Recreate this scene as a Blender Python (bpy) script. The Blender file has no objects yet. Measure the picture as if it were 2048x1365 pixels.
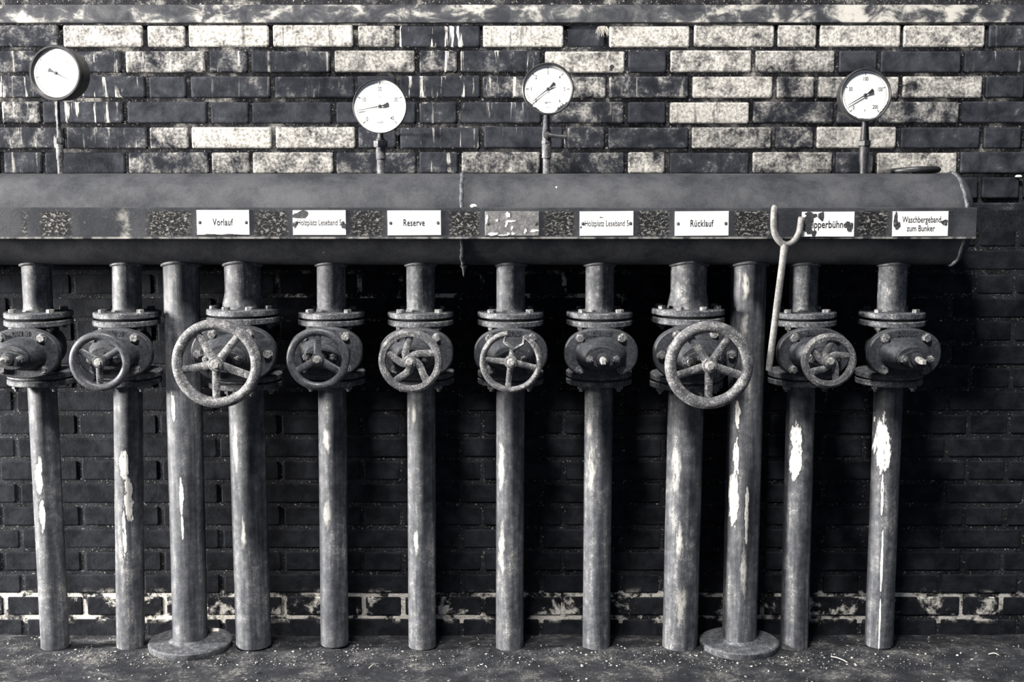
import bpy, bmesh, math, random
from math import sin, cos, pi, radians as R, sqrt, atan2
from mathutils import Vector, Matrix, noise as mnoise

# ------------------------------------------------------------------ camera, light, exposure
S = bpy.context.scene
COL = S.collection
F = 2500.0                       # focal length in photo pixels (2048 wide)
PITCH = R(6.66)
CY, CZ = -3.95, 1.40
cam_d = bpy.data.cameras.new('camera'); cam = bpy.data.objects.new('camera', cam_d); COL.objects.link(cam)
cam_d.sensor_fit = 'HORIZONTAL'; cam_d.sensor_width = 36.0; cam_d.lens = F/2048*36
cam.location = (0, CY, CZ); cam.rotation_euler = (pi/2-PITCH, 0, 0)
S.camera = cam

W = bpy.data.worlds.new('World'); S.world = W; W.use_nodes = True
bg = W.node_tree.nodes['Background']
bg.inputs[0].default_value = (0.62, 0.74, 1.0, 1); bg.inputs[1].default_value = 0.21

def area(name, loc, target, size, power, col):
    d = bpy.data.lights.new(name, 'AREA'); d.shape = 'RECTANGLE'; d.size, d.size_y = size
    d.energy = power; d.color = col
    o = bpy.data.objects.new(name, d); COL.objects.link(o); o.location = loc
    o.rotation_euler = (Vector(target)-Vector(loc)).to_track_quat('-Z', 'Y').to_euler()
    return o
area('skylight', (-0.9, -3.8, 6.6), (0.0, -.15, 1.0), (1.2, 0.8), 980, (1.0, 0.96, 0.90))
area('yard_gap', (-7.3, -1.65, 1.8), (0.1, -.15, 1.0), (1.4, 1.0), 3000, (1.0, 0.955, 0.89))

S.view_settings.view_transform = 'Standard'; S.view_settings.look = 'None'
S.view_settings.exposure = 0.0; S.view_settings.gamma = 1.0

# ------------------------------------------------------------------ geometry of the place
YA = -0.18                       # axis plane of the pipes; wall face is y = 0
def at(px, row, y):
    """point in the vertical plane y seen at a photo pixel (used once to measure the place)"""
    u = (px-1024)/F; v = -(row-682.5)/F
    ry = cos(PITCH)+v*sin(PITCH); rz = -sin(PITCH)+v*cos(PITCH)
    t = (y-CY)/ry
    return Vector((u*t, y, CZ+rz*t))

MAN_R, MAN_Z = 0.1365, 1.328     # the big manifold pipe
random.seed(7)

# ------------------------------------------------------------------ mesh helpers
class MB:
    def __init__(s): s.v = []; s.f = []; s.m = []
    def add(s, verts, faces, mi=0):
        n = len(s.v); s.v += [tuple(p) for p in verts]
        s.f += [tuple(i+n for i in f) for f in faces]; s.m += [mi]*len(faces)
    def loft(s, rings, cap0=True, cap1=True, mi=0, closed=False):
        n = len(rings[0]); vs = [p for r in rings for p in r]; fs = []
        k = len(rings)
        for i in range(k if closed else k-1):
            a = i*n; b = ((i+1) % k)*n
            for j in range(n):
                j2 = (j+1) % n
                fs.append((a+j, a+j2, b+j2, b+j))
        if not closed:
            if cap0: fs.append(tuple(reversed(range(n))))
            if cap1: fs.append(tuple((k-1)*n+j for j in range(n)))
        s.add(vs, fs, mi)
    def lathe(s, prof, n=40, M=None, mi=0):
        """prof: list of (radius, height) about local z"""
        M = M or Matrix()
        s.loft([[M @ Vector((max(r, 1e-5)*cos(2*pi*j/n), max(r, 1e-5)*sin(2*pi*j/n), h)) for j in range(n)] for r, h in prof], mi=mi)
    def box(s, c, d, M=None, b=0.0, mi=0):
        M = M or Matrix(); x, y, z = c; a, e, h = d[0]/2, d[1]/2, d[2]/2
        if b <= 0:
            vs = [M @ Vector((x+i*a, y+j*e, z+k*h)) for i in (-1, 1) for j in (-1, 1) for k in (-1, 1)]
            s.add(vs, [(0, 1, 3, 2), (4, 6, 7, 5), (0, 4, 5, 1), (2, 3, 7, 6), (0, 2, 6, 4), (1, 5, 7, 3)], mi)
        else:
            def ring(q, k): 
                A, E = a-q, e-q
                pts = [(A, E-b), (A-b, E), (-A+b, E), (-A, E-b), (-A, -E+b), (-A+b, -E), (A-b, -E), (A, -E+b)]
                return [M @ Vector((x+p[0], y+p[1], z+k)) for p in pts]
            b = min(b, a*0.45, e*0.45, h*0.45)
            s.loft([ring(b*.9, -h), ring(0, -h+b), ring(0, h-b), ring(b*.9, h)], mi=mi)
    def tube(s, pts, rad, n=12, closed=False, mi=0, flat=1.0, up=None):
        pts = [Vector(p) for p in pts]; k = len(pts)
        rads = rad if isinstance(rad, (list, tuple)) else [rad]*k
        rings = []; prev = None
        for i, p in enumerate(pts):
            if closed: t = pts[(i+1) % k]-pts[i-1]
            else: t = pts[min(i+1, k-1)]-pts[max(i-1, 0)]
            t.normalize()
            if up is not None: nrm = (Vector(up)-t*Vector(up).dot(t)).normalized()
            elif prev is None:
                h = Vector((0, 0, 1)) if abs(t.z) < .9 else Vector((1, 0, 0))
                nrm = (h-t*h.dot(t)).normalized()
            else: nrm = (prev-t*prev.dot(t)).normalized()
            prev = nrm; bn = t.cross(nrm)
            rings.append([p+rads[i]*(cos(2*pi*j/n)*nrm*flat+sin(2*pi*j/n)*bn) for j in range(n)])
        s.loft(rings, closed=closed, mi=mi)
    def prism(s, poly, y0, y1, M=None, bev=0.0, mi=0):
        """polygon in x,z extruded from y0 (back) to y1 (front); counter-clockwise seen from -y"""
        M = M or Matrix()
        def ring(y, sc=1.0):
            cx = sum(p[0] for p in poly)/len(poly); cz = sum(p[1] for p in poly)/len(poly)
            return [M @ Vector((cx+(p[0]-cx)*sc, y, cz+(p[1]-cz)*sc)) for p in poly]
        ex = max(max(abs(p[0]) for p in poly), 1e-4)
        rings = [ring(y0), ring(y1+bev*(1 if y1 < y0 else -1)), ring(y1, 1-bev/ex)] if bev else [ring(y0), ring(y1)]
        s.loft(rings, mi=mi)
    def build(s, name, mats, parent=None, smooth=35):
        me = bpy.data.meshes.new(name); me.from_pydata(s.v, [], s.f); me.update()
        mats = mats if isinstance(mats, (list, tuple)) else [mats]
        for m in mats: me.materials.append(m)
        if len(mats) > 1: me.polygons.foreach_set('material_index', s.m)
        bm = bmesh.new(); bm.from_mesh(me); bmesh.ops.recalc_face_normals(bm, faces=bm.faces)
        if smooth:
            for f in bm.faces: f.smooth = True
            for e in bm.edges:
                if len(e.link_faces) == 2 and e.calc_face_angle(0) > R(smooth): e.smooth = False
        bm.to_mesh(me); bm.free()
        o = bpy.data.objects.new(name, me); COL.objects.link(o)
        if parent: o.parent = parent
        return o

def hexpoly(r, rot=0): return [(r*cos(rot+i*pi/3), r*sin(rot+i*pi/3)) for i in range(6)]
def sup(a, b, n=2.0, k=48): 
    out = []
    for i in range(k):
        t = 2*pi*i/k; c, s_ = cos(t), sin(t)
        out.append((a*abs(c)**(2/n)*(1 if c >= 0 else -1), b*abs(s_)**(2/n)*(1 if s_ >= 0 else -1)))
    return out
def YM(x, z, y=0):               # local z of a lathe points to -y (towards the viewer)
    return Matrix.Translation((x, y, z)) @ Matrix.Rotation(pi/2, 4, 'X')

def tag(o, label, cat, group=None, kind=None):
    o['label'] = label; o['category'] = cat
    if group: o['group'] = group
    if kind: o['kind'] = kind
    return o
def empty(name, loc, rot=(0, 0, 0)):
    o = bpy.data.objects.new(name, None); COL.objects.link(o); o.location = loc; o.rotation_euler = rot
    o.empty_display_size = .05
    return o
def copy_tree(o, parent=None, skip=()):
    c = o.copy(); COL.objects.link(c); c.parent = parent
    for ch in list(o.children):
        if ch.name.split('.')[0] in skip: continue
        copy_tree(ch, c, skip)
    return c

def text_mesh(body, size, extrude=0.0004, sx=1.0, bold=0.0, align='CENTER', spacing=1.0):
    cu = bpy.data.curves.new('text', 'FONT'); cu.body = body; cu.size = size; cu.extrude = extrude
    cu.align_x = align; cu.align_y = 'CENTER'; cu.offset = bold; cu.space_character = spacing; cu.resolution_u = 3
    o = bpy.data.objects.new('text', cu); COL.objects.link(o)
    bpy.context.view_layer.update()
    dg = bpy.context.evaluated_depsgraph_get()
    me = bpy.data.meshes.new_from_object(o.evaluated_get(dg))
    bpy.data.objects.remove(o); bpy.data.curves.remove(cu)
    vs = [(v.co.x*sx, -v.co.z, v.co.y) for v in me.vertices]   # lies in x,z, faces -y
    fs = [tuple(p.vertices) for p in me.polygons]
    bpy.data.meshes.remove(me)
    return vs, fs
def add_text(mb, body, size, x, y, z, rot=0, **kw):
    vs, fs = text_mesh(body, size, **kw)
    c, s_ = cos(rot), sin(rot)
    mb.add([(x+v[0]*c-v[2]*s_, y+v[1], z+v[0]*s_+v[2]*c) for v in vs], fs)

# ------------------------------------------------------------------ materials
class NT:
    def __init__(s, name):
        s.m = bpy.data.materials.new(name); s.m.use_nodes = True; s.t = s.m.node_tree
        s.b = s.t.nodes['Principled BSDF']; s.tc = s.n('ShaderNodeTexCoord')
    def n(s, kind, **kw):
        x = s.t.nodes.new(kind)
        for k, v in kw.items(): setattr(x, k, v)
        return x
    def l(s, a, b): s.t.links.new(a, b)
    def val(s, inp, v):
        if hasattr(v, 'is_output') or isinstance(v, bpy.types.NodeSocket): s.l(v, inp)
        else: inp.default_value = v
    def math(s, op, a, b=0.0, c=None, clamp=False):
        x = s.n('ShaderNodeMath', operation=op, use_clamp=clamp)
        s.val(x.inputs[0], a); s.val(x.inputs[1], b)
        if c is not None: s.val(x.inputs[2], c)
        return x.outputs[0]
    def ramp(s, v, a, b, lo=0.0, hi=1.0, smooth=True):
        x = s.n('ShaderNodeMapRange', interpolation_type='SMOOTHSTEP' if smooth else 'LINEAR')
        s.val(x.inputs[0], v); s.val(x.inputs[1], a); s.val(x.inputs[2], b); s.val(x.inputs[3], lo); s.val(x.inputs[4], hi)
        return x.outputs[0]
    def mapping(s, vec, scale=(1, 1, 1), loc=(0, 0, 0)):
        x = s.n('ShaderNodeMapping'); s.l(vec, x.inputs[0])
        x.inputs['Scale'].default_value = scale; x.inputs['Location'].default_value = loc
        return x.outputs[0]
    def noise(s, vec, scale, detail=6, rough=.6, dist=0.0, out=0):
        x = s.n('ShaderNodeTexNoise'); s.l(vec, x.inputs['Vector'])
        x.inputs['Scale'].default_value = scale; x.inputs['Detail'].default_value = detail
        x.inputs['Roughness'].default_value = rough; x.inputs['Distortion'].default_value = dist
        return x.outputs[out]
    def mix(s, fac, a, b):
        x = s.n('ShaderNodeMix', data_type='RGBA')
        s.val(x.inputs[0], fac)
        for i, c in ((6, a), (7, b)):
            if isinstance(c, tuple): x.inputs[i].default_value = (*c, 1) if len(c) == 3 else c
            else: s.l(c, x.inputs[i])
        return x.outputs[2]
    def bump(s, h, strength, dist=.002, prev=None):
        x = s.n('ShaderNodeBump'); s.val(x.inputs['Height'], h); x.inputs['Strength'].default_value = strength
        x.inputs['Distance'].default_value = dist
        if prev: s.l(prev, x.inputs['Normal'])
        return x.outputs[0]
    def rndvec(s):
        oi = s.n('ShaderNodeObjectInfo')
        v = s.n('ShaderNodeVectorMath', operation='MULTIPLY_ADD')
        cx = s.n('ShaderNodeCombineXYZ'); 
        for i in range(3): s.l(oi.outputs['Random'], cx.inputs[i])
        s.l(cx.outputs[0], v.inputs[0]); v.inputs[1].default_value = (31, 17, 23); s.l(s.tc.outputs['Object'], v.inputs[2])
        return v.outputs[0]
    def sep(s, vec):
        x = s.n('ShaderNodeSeparateXYZ'); s.l(vec, x.inputs[0]); return x.outputs
    def done(s, col, rough=.6, normal=None, metal=0.0, spec=.5):
        s.val(s.b.inputs['Base Color'], (*col, 1) if isinstance(col, tuple) else col)
        s.val(s.b.inputs['Roughness'], rough); s.b.inputs['Metallic'].default_value = metal
        s.b.inputs['Specular IOR Level'].default_value = spec
        if normal: s.l(normal, s.b.inputs['Normal'])
        return s.m

DARK = (0.022, 0.0245, 0.031); MID = (0.100, 0.104, 0.115); PALE = (0.46, 0.445, 0.415); WHITE = (0.80, 0.78, 0.74)

def plain(name, col, rough=.6, metal=0.0, spec=.5):
    return NT(name).done(col, rough, metal=metal, spec=spec)

def iron(name, dark=DARK, mid=MID, pale=PALE, speck=.55, coarse=14, streak=0.0, rough=.55, bump=.5, patches=(), local=False):
    """old painted iron: dark coat, worn middle tone, pale dusty scuffs; patches = flaked white paint (x, z, half width, half height)"""
    t = NT(name); v = t.rndvec()
    a = t.noise(v, coarse, 6, .6); m2 = t.noise(v, coarse*4.5, 6, .65); b = t.noise(v, 260, 4, .7)
    sv = t.mapping(v, (42, 42, 3.2)); c = t.noise(sv, 1.0, 6, .65)
    g = t.math('ADD', t.math('MULTIPLY', a, .45), t.math('MULTIPLY', m2, .55))
    if streak: g = t.math('ADD', t.math('MULTIPLY', g, 1-streak), t.math('MULTIPLY', c, streak))
    col = t.mix(t.ramp(g, .38, .62), dark, mid)
    f = t.math('ADD', t.math('MULTIPLY', g, .62), t.math('MULTIPLY', b, .38))
    col = t.mix(t.math('MULTIPLY', t.ramp(f, .585-.11*speck, .68-.10*speck), .8), col, pale)
    col = t.mix(t.math('MULTIPLY', t.ramp(b, .53, .70), .65), col, dark)
    if patches:
        o = t.sep(t.tc.outputs['Object']); nz = t.noise(t.mapping(t.tc.outputs['Object'], (60, 60, 22)), 1.0, 6, .7)
        nf = t.noise(t.mapping(t.tc.outputs['Object'], (150, 150, 40)), 1.0, 4, .6)
        tot = None; rim = None
        for (px, pz, hw, hh, st_) in patches:
            dx = t.math('DIVIDE', t.math('SUBTRACT', o[0], px), hw); dz = t.math('DIVIDE', t.math('SUBTRACT', o[2], pz), hh)
            d = t.math('SQRT', t.math('ADD', t.math('MULTIPLY', dx, dx), t.math('MULTIPLY', dz, dz)))
            d = t.math('ADD', d, t.math('MULTIPLY', t.math('SUBTRACT', nz, .5), 2.6))
            front = t.math('LESS_THAN', o[1], .0)
            front = t.math('MULTIPLY', front, st_); m = t.math('MULTIPLY', t.ramp(d, 1.0, .86 if st_ > .7 else .2), front); q = t.math('MULTIPLY', t.ramp(d, 1.45, 1.1), front)
            tot = m if tot is None else t.math('MAXIMUM', tot, m); rim = q if rim is None else t.math('MAXIMUM', rim, q)
        col = t.mix(t.math('MULTIPLY', rim, .6), col, DARK)
        keep = t.math('MULTIPLY', tot, t.ramp(nf, .30, .42))
        col = t.mix(keep, col, t.mix(t.ramp(nf, .4, .75), (.62, .60, .56), WHITE))
    h = t.math('ADD', t.math('MULTIPLY', m2, .8), t.math('MULTIPLY', b, .45))
    return t.done(col, t.ramp(a, .3, .7, rough+.14, rough-.06), t.bump(h, bump, .003), spec=.35)

M_PIPE = {}
M_iron = iron('old_iron', speck=.45)
M_cast = iron('cast_iron', dark=(.013, .0145, .0185), mid=(.044, .047, .055), pale=(.30, .29, .275), speck=.15, coarse=24)
M_flange = iron('flange_iron', pale=(.42, .405, .38), speck=.55, coarse=40)
M_wheel = iron('wheel_iron', dark=(.045, .046, .052), mid=(.135, .137, .145), pale=(.42, .405, .38), speck=.75, coarse=45, rough=.55)
M_wheeldark = iron('smooth_wheel_iron', dark=(.026, .028, .034), mid=(.08, .083, .092), speck=.1, coarse=40, rough=.38, bump=.2)
M_bolt = iron('bolt_steel', mid=(.16, .16, .165), speck=.7, coarse=40)
M_steel = iron('worn_steel', dark=(.14, .14, .14), mid=(.34, .33, .32), pale=(.72, .70, .66), speck=.6, coarse=60, rough=.38, bump=.2)
M_tool = iron('scuffed_bar', dark=(.10, .10, .10), mid=(.21, .205, .2), pale=(.42, .405, .38), speck=.35, coarse=30, rough=.6)
M_black = iron('black_paint', dark=(.012, .012, .014), mid=(.03, .031, .034), speck=-.6, rough=.38, bump=.1)
M_gstem = iron('stand_pipe_iron', dark=(.03, .031, .036), mid=(.11, .11, .12), speck=.5, coarse=30)
M_gdark = iron('dark_stand_pipe', dark=(.012, .012, .014), mid=(.035, .036, .04), pale=(.4, .38, .36), speck=.1, coarse=30, rough=.35)
M_ink = plain('dial_ink', (.02, .02, .024), .5)
M_inkpale = plain('faded_dial_ink', (.20, .19, .185), .5)
M_letter = plain('enamel_lettering', (.018, .018, .022), .35)
M_screw = iron('plate_screw', dark=(.02, .02, .022), mid=(.08, .08, .085), speck=.2, coarse=80)
M_rust = iron('bared_rust', dark=(.018, .019, .022), mid=(.055, .056, .06), pale=(.2, .195, .185), speck=.1, coarse=70)
M_peg = plain('whitish_scrap', (.62, .6, .56), .7)
M_straw = plain('dry_straw', (.34, .325, .29), .8)

def make_enamel(name, dirt=.35):
    t = NT(name); a = t.noise(t.rndvec(), 30, 6, .65)
    col = t.mix(t.ramp(a, .66, .78), (.92, .91, .885), (.55, .53, .49))
    return t.done(col, .25, spec=.5)
M_enamel = make_enamel('white_enamel')
def make_dial():
    t = NT('dial_white'); a = t.noise(t.rndvec(), 22, 6, .65)
    return t.done(t.mix(t.ramp(a, .55, .8), (.93, .92, .89), (.62, .59, .53)), .5)
M_dial = make_dial()

def make_manifold():
    t = NT('manifold_coat'); v = t.tc.outputs['Object']
    a = t.noise(v, 7, 9, .7); b = t.noise(v, 330, 3, .7); c = t.noise(v, 28, 6, .6)
    col = t.mix(t.ramp(a, .3, .7), (.017, .019, .024), (.062, .064, .071))
    col = t.mix(t.math('MULTIPLY', t.ramp(b, .55, .70), .25), col, (.17, .166, .16))
    col = t.mix(t.math('MULTIPLY', t.ramp(c, .62, .74), .55), col, (.025, .026, .03))
    col = t.mix(t.ramp(c, .735, .765), col, (.6, .58, .54))
    return t.done(col, .7, t.bump(t.math('ADD', t.math('MULTIPLY', b, .6), c), .35, .003), spec=.18)
M_man = make_manifold()

def make_channel():
    t = NT('channel_blistered_paint'); v = t.tc.outputs['Object']; o = t.sep(v)
    a = t.noise(v, 9, 6, .6); b = t.noise(t.mapping(v, (1, 1, 1.5)), 95, 5, .68, .8); st = t.noise(t.mapping(v, (22, 22, 2.4)), 1, 5, .6)
    base = t.mix(t.ramp(a, .35, .65), (.019, .021, .026), (.042, .044, .050))
    # blistered bands between the plates
    bl = None
    for x0, x1 in BLISTER:
        m = t.math('MULTIPLY', t.ramp(t.math('ADD', o[0], t.math('MULTIPLY', t.math('SUBTRACT', a, .5), .06)), x0, x0+.02), t.ramp(o[0], x1, x1-.02))
        bl = m if bl is None else t.math('MAXIMUM', bl, m)
    inner = t.math('MULTIPLY', t.ramp(o[2], -.043, -.030), t.ramp(o[2], .040, .030))
    bl = t.math('MULTIPLY', bl, inner)
    blc = t.mix(t.ramp(b, .50, .64), (.008, .0085, .010), (.20, .195, .185))
    col = t.mix(bl, base, blc)
    # pale worn strip on the left
    pw = t.math('MULTIPLY', t.ramp(t.math('ABSOLUTE', t.math('ADD', t.math('SUBTRACT', o[0], CH_PALE), t.math('MULTIPLY', t.math('SUBTRACT', b, .5), .05))), .024, .004), t.ramp(a, .38, .56))
    col = t.mix(t.math('MULTIPLY', pw, .75), col, (.34, .33, .305))
    col = t.mix(t.math('MULTIPLY', t.ramp(b, .60, .72), .4), col, (.22, .215, .2))
    edge = t.math('MULTIPLY', t.ramp(o[2], -.036, -.043), t.ramp(st, .40, .58))
    col = t.mix(t.math('MULTIPLY', edge, .6), col, (.38, .37, .345))
    return t.done(col, .7, t.bump(b, .4, .003), spec=.15)

# ================================================================== SETTING
def make_brick():
    t = NT('sooty_brick'); v = t.tc.outputs['Object']
    at_ = t.n('ShaderNodeAttribute'); at_.attribute_name = 'brick'
    s = t.sep(at_.outputs['Vector']); tone, strk, rnd = s[0], s[1], s[2]
    off = t.n('ShaderNodeVectorMath', operation='MULTIPLY_ADD'); cx = t.n('ShaderNodeCombineXYZ')
    for i in range(3): t.l(rnd, cx.inputs[i])
    t.l(cx.outputs[0], off.inputs[0]); off.inputs[1].default_value = (9, 0, 7); t.l(v, off.inputs[2]); w = off.outputs[0]
    a = t.noise(w, 17, 9, .66, .3); b = t.noise(w, 110, 6, .72); c = t.noise(t.mapping(v, (55, 55, 5)), 1, 5, .6, .3)
    soot = t.noise(v, 2.2, 5, .6)
    dark = t.mix(t.ramp(a, .3, .7), (.011, .0125, .0165), (.040, .043, .052))
    tar = t.ramp(tone, -.25, -.45)
    dark = t.mix(tar, dark, t.mix(t.ramp(a, .35, .7), (.009, .0098, .0122), (.023, .0248, .030)))
    f = t.math('ADD', t.math('MULTIPLY', a, .74), t.math('MULTIPLY', b, .26))
    thr = t.math('SUBTRACT', .60, t.math('MULTIPLY', tone, .38))
    m = t.ramp(f, thr, t.math('ADD', thr, .30))
    pale = t.mix(t.ramp(b, .32, .62), (.22, .212, .20), (.54, .52, .485))
    col = t.mix(t.math('MULTIPLY', m, .94), dark, pale)
    sm = t.math('MULTIPLY', t.ramp(c, .58, .66), t.math('MULTIPLY', strk, t.ramp(a, .35, .5)))
    col = t.mix(sm, col, (.78, .75, .69))
    drk = t.math('MULTIPLY', t.ramp(c, .44, .36), t.math('MULTIPLY', tone, t.ramp(soot, .45, .6)))
    col = t.mix(t.math('MULTIPLY', drk, .75), col, (.035, .036, .042))
    # salt bloom low on the wall
    z = t.sep(v)[2]
    band = t.math('MULTIPLY', t.ramp(z, .002, .03), t.ramp(z, .13, .092))
    sn = t.noise(v, 12, 9, .72, .25)
    col = t.mix(t.math('MULTIPLY', band, t.ramp(sn, .53, .63)), col, (.60, .58, .54))
    h = t.math('ADD', t.math('MULTIPLY', a, .8), t.math('MULTIPLY', b, .6))
    return t.done(col, .75, t.bump(h, .55, .005), spec=.04)
def make_mortar():
    t = NT('sooty_mortar'); v = t.tc.outputs['Object']; z = t.sep(v)[2]
    a = t.noise(v, 9, 7, .7); b = t.noise(v, 140, 4, .75); c = t.noise(v, 16, 6, .7)
    col = t.mix(t.ramp(a, .35, .65), (.010, .010, .012), (.04, .041, .046))
    col = t.mix(t.ramp(z, 1.33, 1.25), col, t.mix(t.ramp(a, .35, .65), (.012, .013, .015), (.032, .034, .039)))
    col = t.mix(t.ramp(b, .60, .68), col, (.45, .43, .40))
    up = t.math('MULTIPLY', t.ramp(z, 1.40, 1.7), t.ramp(a, .52, .68))
    col = t.mix(t.math('MULTIPLY', up, .55), col, (.5, .48, .44))
    low = t.math('MULTIPLY', t.math('MULTIPLY', t.ramp(z, .004, .008), t.ramp(z, .118, .110)), t.math('MULTIPLY', t.ramp(c, .42, .52), t.ramp(t.noise(v, 6.5, 5, .65), .37, .47)))
    col = t.mix(low, col, (.64, .615, .57))
    x = t.sep(v)[0]
    mid = t.math('MULTIPLY', t.math('MULTIPLY', t.ramp(z, 1.055, 1.06), t.ramp(z, 1.17, 1.14)), t.math('MULTIPLY', t.ramp(c, .52, .60), t.math('MULTIPLY', t.ramp(x, -.8, -.7), t.ramp(x, .4, .3))))
    col = t.mix(mid, col, (.7, .68, .62))
    return t.done(col, .9, t.bump(t.math('ADD', b, a), .9, .008), spec=.04)

TONES = {  # paleness of each brick, with a little corner vignette painted into the tones
 1: [(-50,110,.35,.4),(121,273,.8,0),(289,369,.72,0),(379,535,.92,0),(544,703,.85,0),(713,787,.62,0),(800,963,.02,1.6),(975,1131,1.0,0),(1140,1225,.05,0),(1229,1388,.9,0),(1393,1552,.72,0),(1558,1635,.7,0),(1643,1803,.85,0),(1807,1970,.75,0),(1977,2060,.1,.1)],
 2: [(0,78,.35,.3),(85,243,.25,.9),(249,412,.55,.8),(418,493,.35,.5),(498,658,.2,.3),(664,837,.7,0),(844,917,.4,1.3),(932,1091,.25,1.1),(1098,1259,.8,.2),(1270,1341,.02,0),(1350,1508,.72,0),(1517,1673,.6,0),(1683,1758,0,0),(1762,1922,.02,0),(1927,2085,.12,.3)],
 3: [(-40,110,.3,.7),(120,284,.18,.7),(293,369,.1,0),(378,535,.15,.1),(548,706,.22,.3),(715,787,.12,0),(803,962,.12,.7),(973,1132,.3,.5),(1143,1215,.55,.2),(1228,1380,.35,.2),(1389,1547,.8,0),(1553,1631,.5,0),(1644,1803,.65,0),(1808,1969,.68,0),(1975,2060,.05,0)],
 4: [(0,80,.42,.6),(88,247,.12,.6),(255,415,.02,0),(422,497,.12,0),(505,663,0,0),(672,835,.05,0),(843,917,.15,.4),(930,1090,.05,.3),(1098,1250,.35,.1),(1258,1334,.05,0),(1343,1500,.88,0),(1508,1665,.35,0),(1672,1748,.2,0),(1753,1915,.45,0),(1920,2080,.12,0)],
 5: [(-45,90,.35,.5),(100,285,.25,.3),(298,372,.5,0),(380,540,.88,0),(548,705,.72,0),(713,790,.25,0),(803,955,.05,.5),(965,1130,.05,.3),(1138,1210,.32,0),(1223,1380,.25,0),(1387,1543,.6,0),(1552,1630,.4,0),(1640,1797,.78,0),(1803,1960,.08,0),(1967,2060,.04,0)],
 6: [(0,82,.2,.3),(90,250,.04,0),(258,417,.4,0),(425,500,.55,0),(510,667,.62,0),(675,833,.32,0),(843,917,.15,.4),(928,1082,.55,0),(1100,1248,.35,0),(1257,1332,.62,0),(1340,1495,.25,0),(1505,1663,.58,0),(1670,1740,.25,0),(1750,1908,.72,0),(1915,2070,.05,0)]}

def build_wall():
    mb = MB(); attr = []
    ROW1 = 1.922; zt = []
    z = ROW1+.0778*4
    tops = []
    k = -3
    zz = ROW1+4*.0778
    while zz > -.05:
        tops.append((k, zz)); 
        zz -= .0778 if k < 8 else .0754
        k += 1
    odd0 = -1.1297; even0 = -.9395; PER = .651
    JO = .0125
    rnd = random.Random(3)
    for k, zt in tops:
        h = (.0778 if k < 8 else .0754)-JO
        if k == 0: continue                      # the steel strip sits in this course
        x = (odd0 if k % 2 else even0)-5*PER
        i = 0
        while x < 3.3:
            w = .130 if i % 3 == 0 else .2605
            i += 1
            xa, xb = x, x+w-JO; x += w
            if xb < -3.2: continue
            pc = 1024+(xa+xb)/2/((3.95/(cos(PITCH)+(zt-CZ)/3.95*sin(PITCH)))/F)
            row = TONES.get(k); tone, st = rnd.uniform(0, .10), 0.0
            if row:
                best = min(row, key=lambda q: abs((q[0]+q[1])/2-pc))
                if abs((best[0]+best[1])/2-pc) < 70: tone, st = best[2], best[3]
                else: tone = rnd.uniform(0, .4)
            elif k < 1: tone = rnd.uniform(0, .5)
            elif k in (7, 8): tone = rnd.uniform(0, .2)
            else: tone = rnd.uniform(-.9, -.5)
            d = rnd.uniform(-.003, .003)
            if k == 1 and 1130 < pc < 1230: d = .010
            xa += rnd.uniform(-.002, .002); xb += rnd.uniform(-.002, .002); jz = rnd.uniform(-.0015, .0015)
            b = .005; y0 = d if k < 9 else .0085+d*.4; y1 = .03
            z1 = zt+jz; z0 = zt-h+jz*.5
            def rg(q, y):
                c = .004
                X0, X1, Z0, Z1 = xa+q, xb-q, z0+q, z1-q
                return [(X1-c, y, Z0), (X1, y, Z0+c), (X1, y, Z1-c), (X1-c, y, Z1), (X0+c, y, Z1), (X0, y, Z1-c), (X0, y, Z0+c), (X0+c, y, Z0)]
            n0 = len(mb.v)
            mb.loft([rg(0, y1), rg(0, y0+b), rg(b*.35, y0+b*.3), rg(b, y0)], cap0=False)
            r = rnd.random()
            attr += [(tone, st, r)]*(len(mb.v)-n0)
    n0 = len(mb.v)
    mb.box((0, .045, 1.05), (6.6, .066, 2.5), mi=1)       # mortar body, its face 12 mm behind the bricks
    attr += [(0, 0, 0)]*(len(mb.v)-n0)
    o = mb.build('wall_back', [make_brick(), make_mortar()], smooth=0)
    ca = o.data.attributes.new('brick', 'FLOAT_VECTOR', 'POINT')
    ca.data.foreach_set('vector', [q for t3 in attr for q in t3])
    o['kind'] = 'structure'
    return o
build_wall()

# steel strip let into the wall along the top of the view
def make_strip():
    t = NT('limewashed_strip'); v = t.tc.outputs['Object']
    a = t.noise(t.mapping(v, (1, 1, 1.3)), 13, 9, .66, .5); b = t.noise(v, 60, 5, .65); x = t.sep(v)[0]
    g = t.noise(t.mapping(v, (1, 1, 0)), 1.3, 2, .5)
    col = t.mix(t.ramp(a, .35, .6), (.026, .028, .034), (.075, .077, .083))
    f = t.math('ADD', a, t.math('MULTIPLY', t.math('SUBTRACT', g, .5), .6))
    col = t.mix(t.math('MULTIPLY', t.ramp(f, .49, .66), .85), col, (.46, .445, .41))
    col = t.mix(t.math('MULTIPLY', t.ramp(b, .55, .75), .5), col, (.04, .042, .048))
    return t.done(col, .7, t.bump(a, .3, .003), spec=.12)
mb = MB(); zb, ztp = at(1024, 46, 0).z, at(1024, 10, 0).z
mb.box((0, .012, (zb+ztp)/2), (6.6, .036, ztp-zb), b=.002)
o = mb.build('trim_1', make_strip()); o['kind'] = 'structure'

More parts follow.
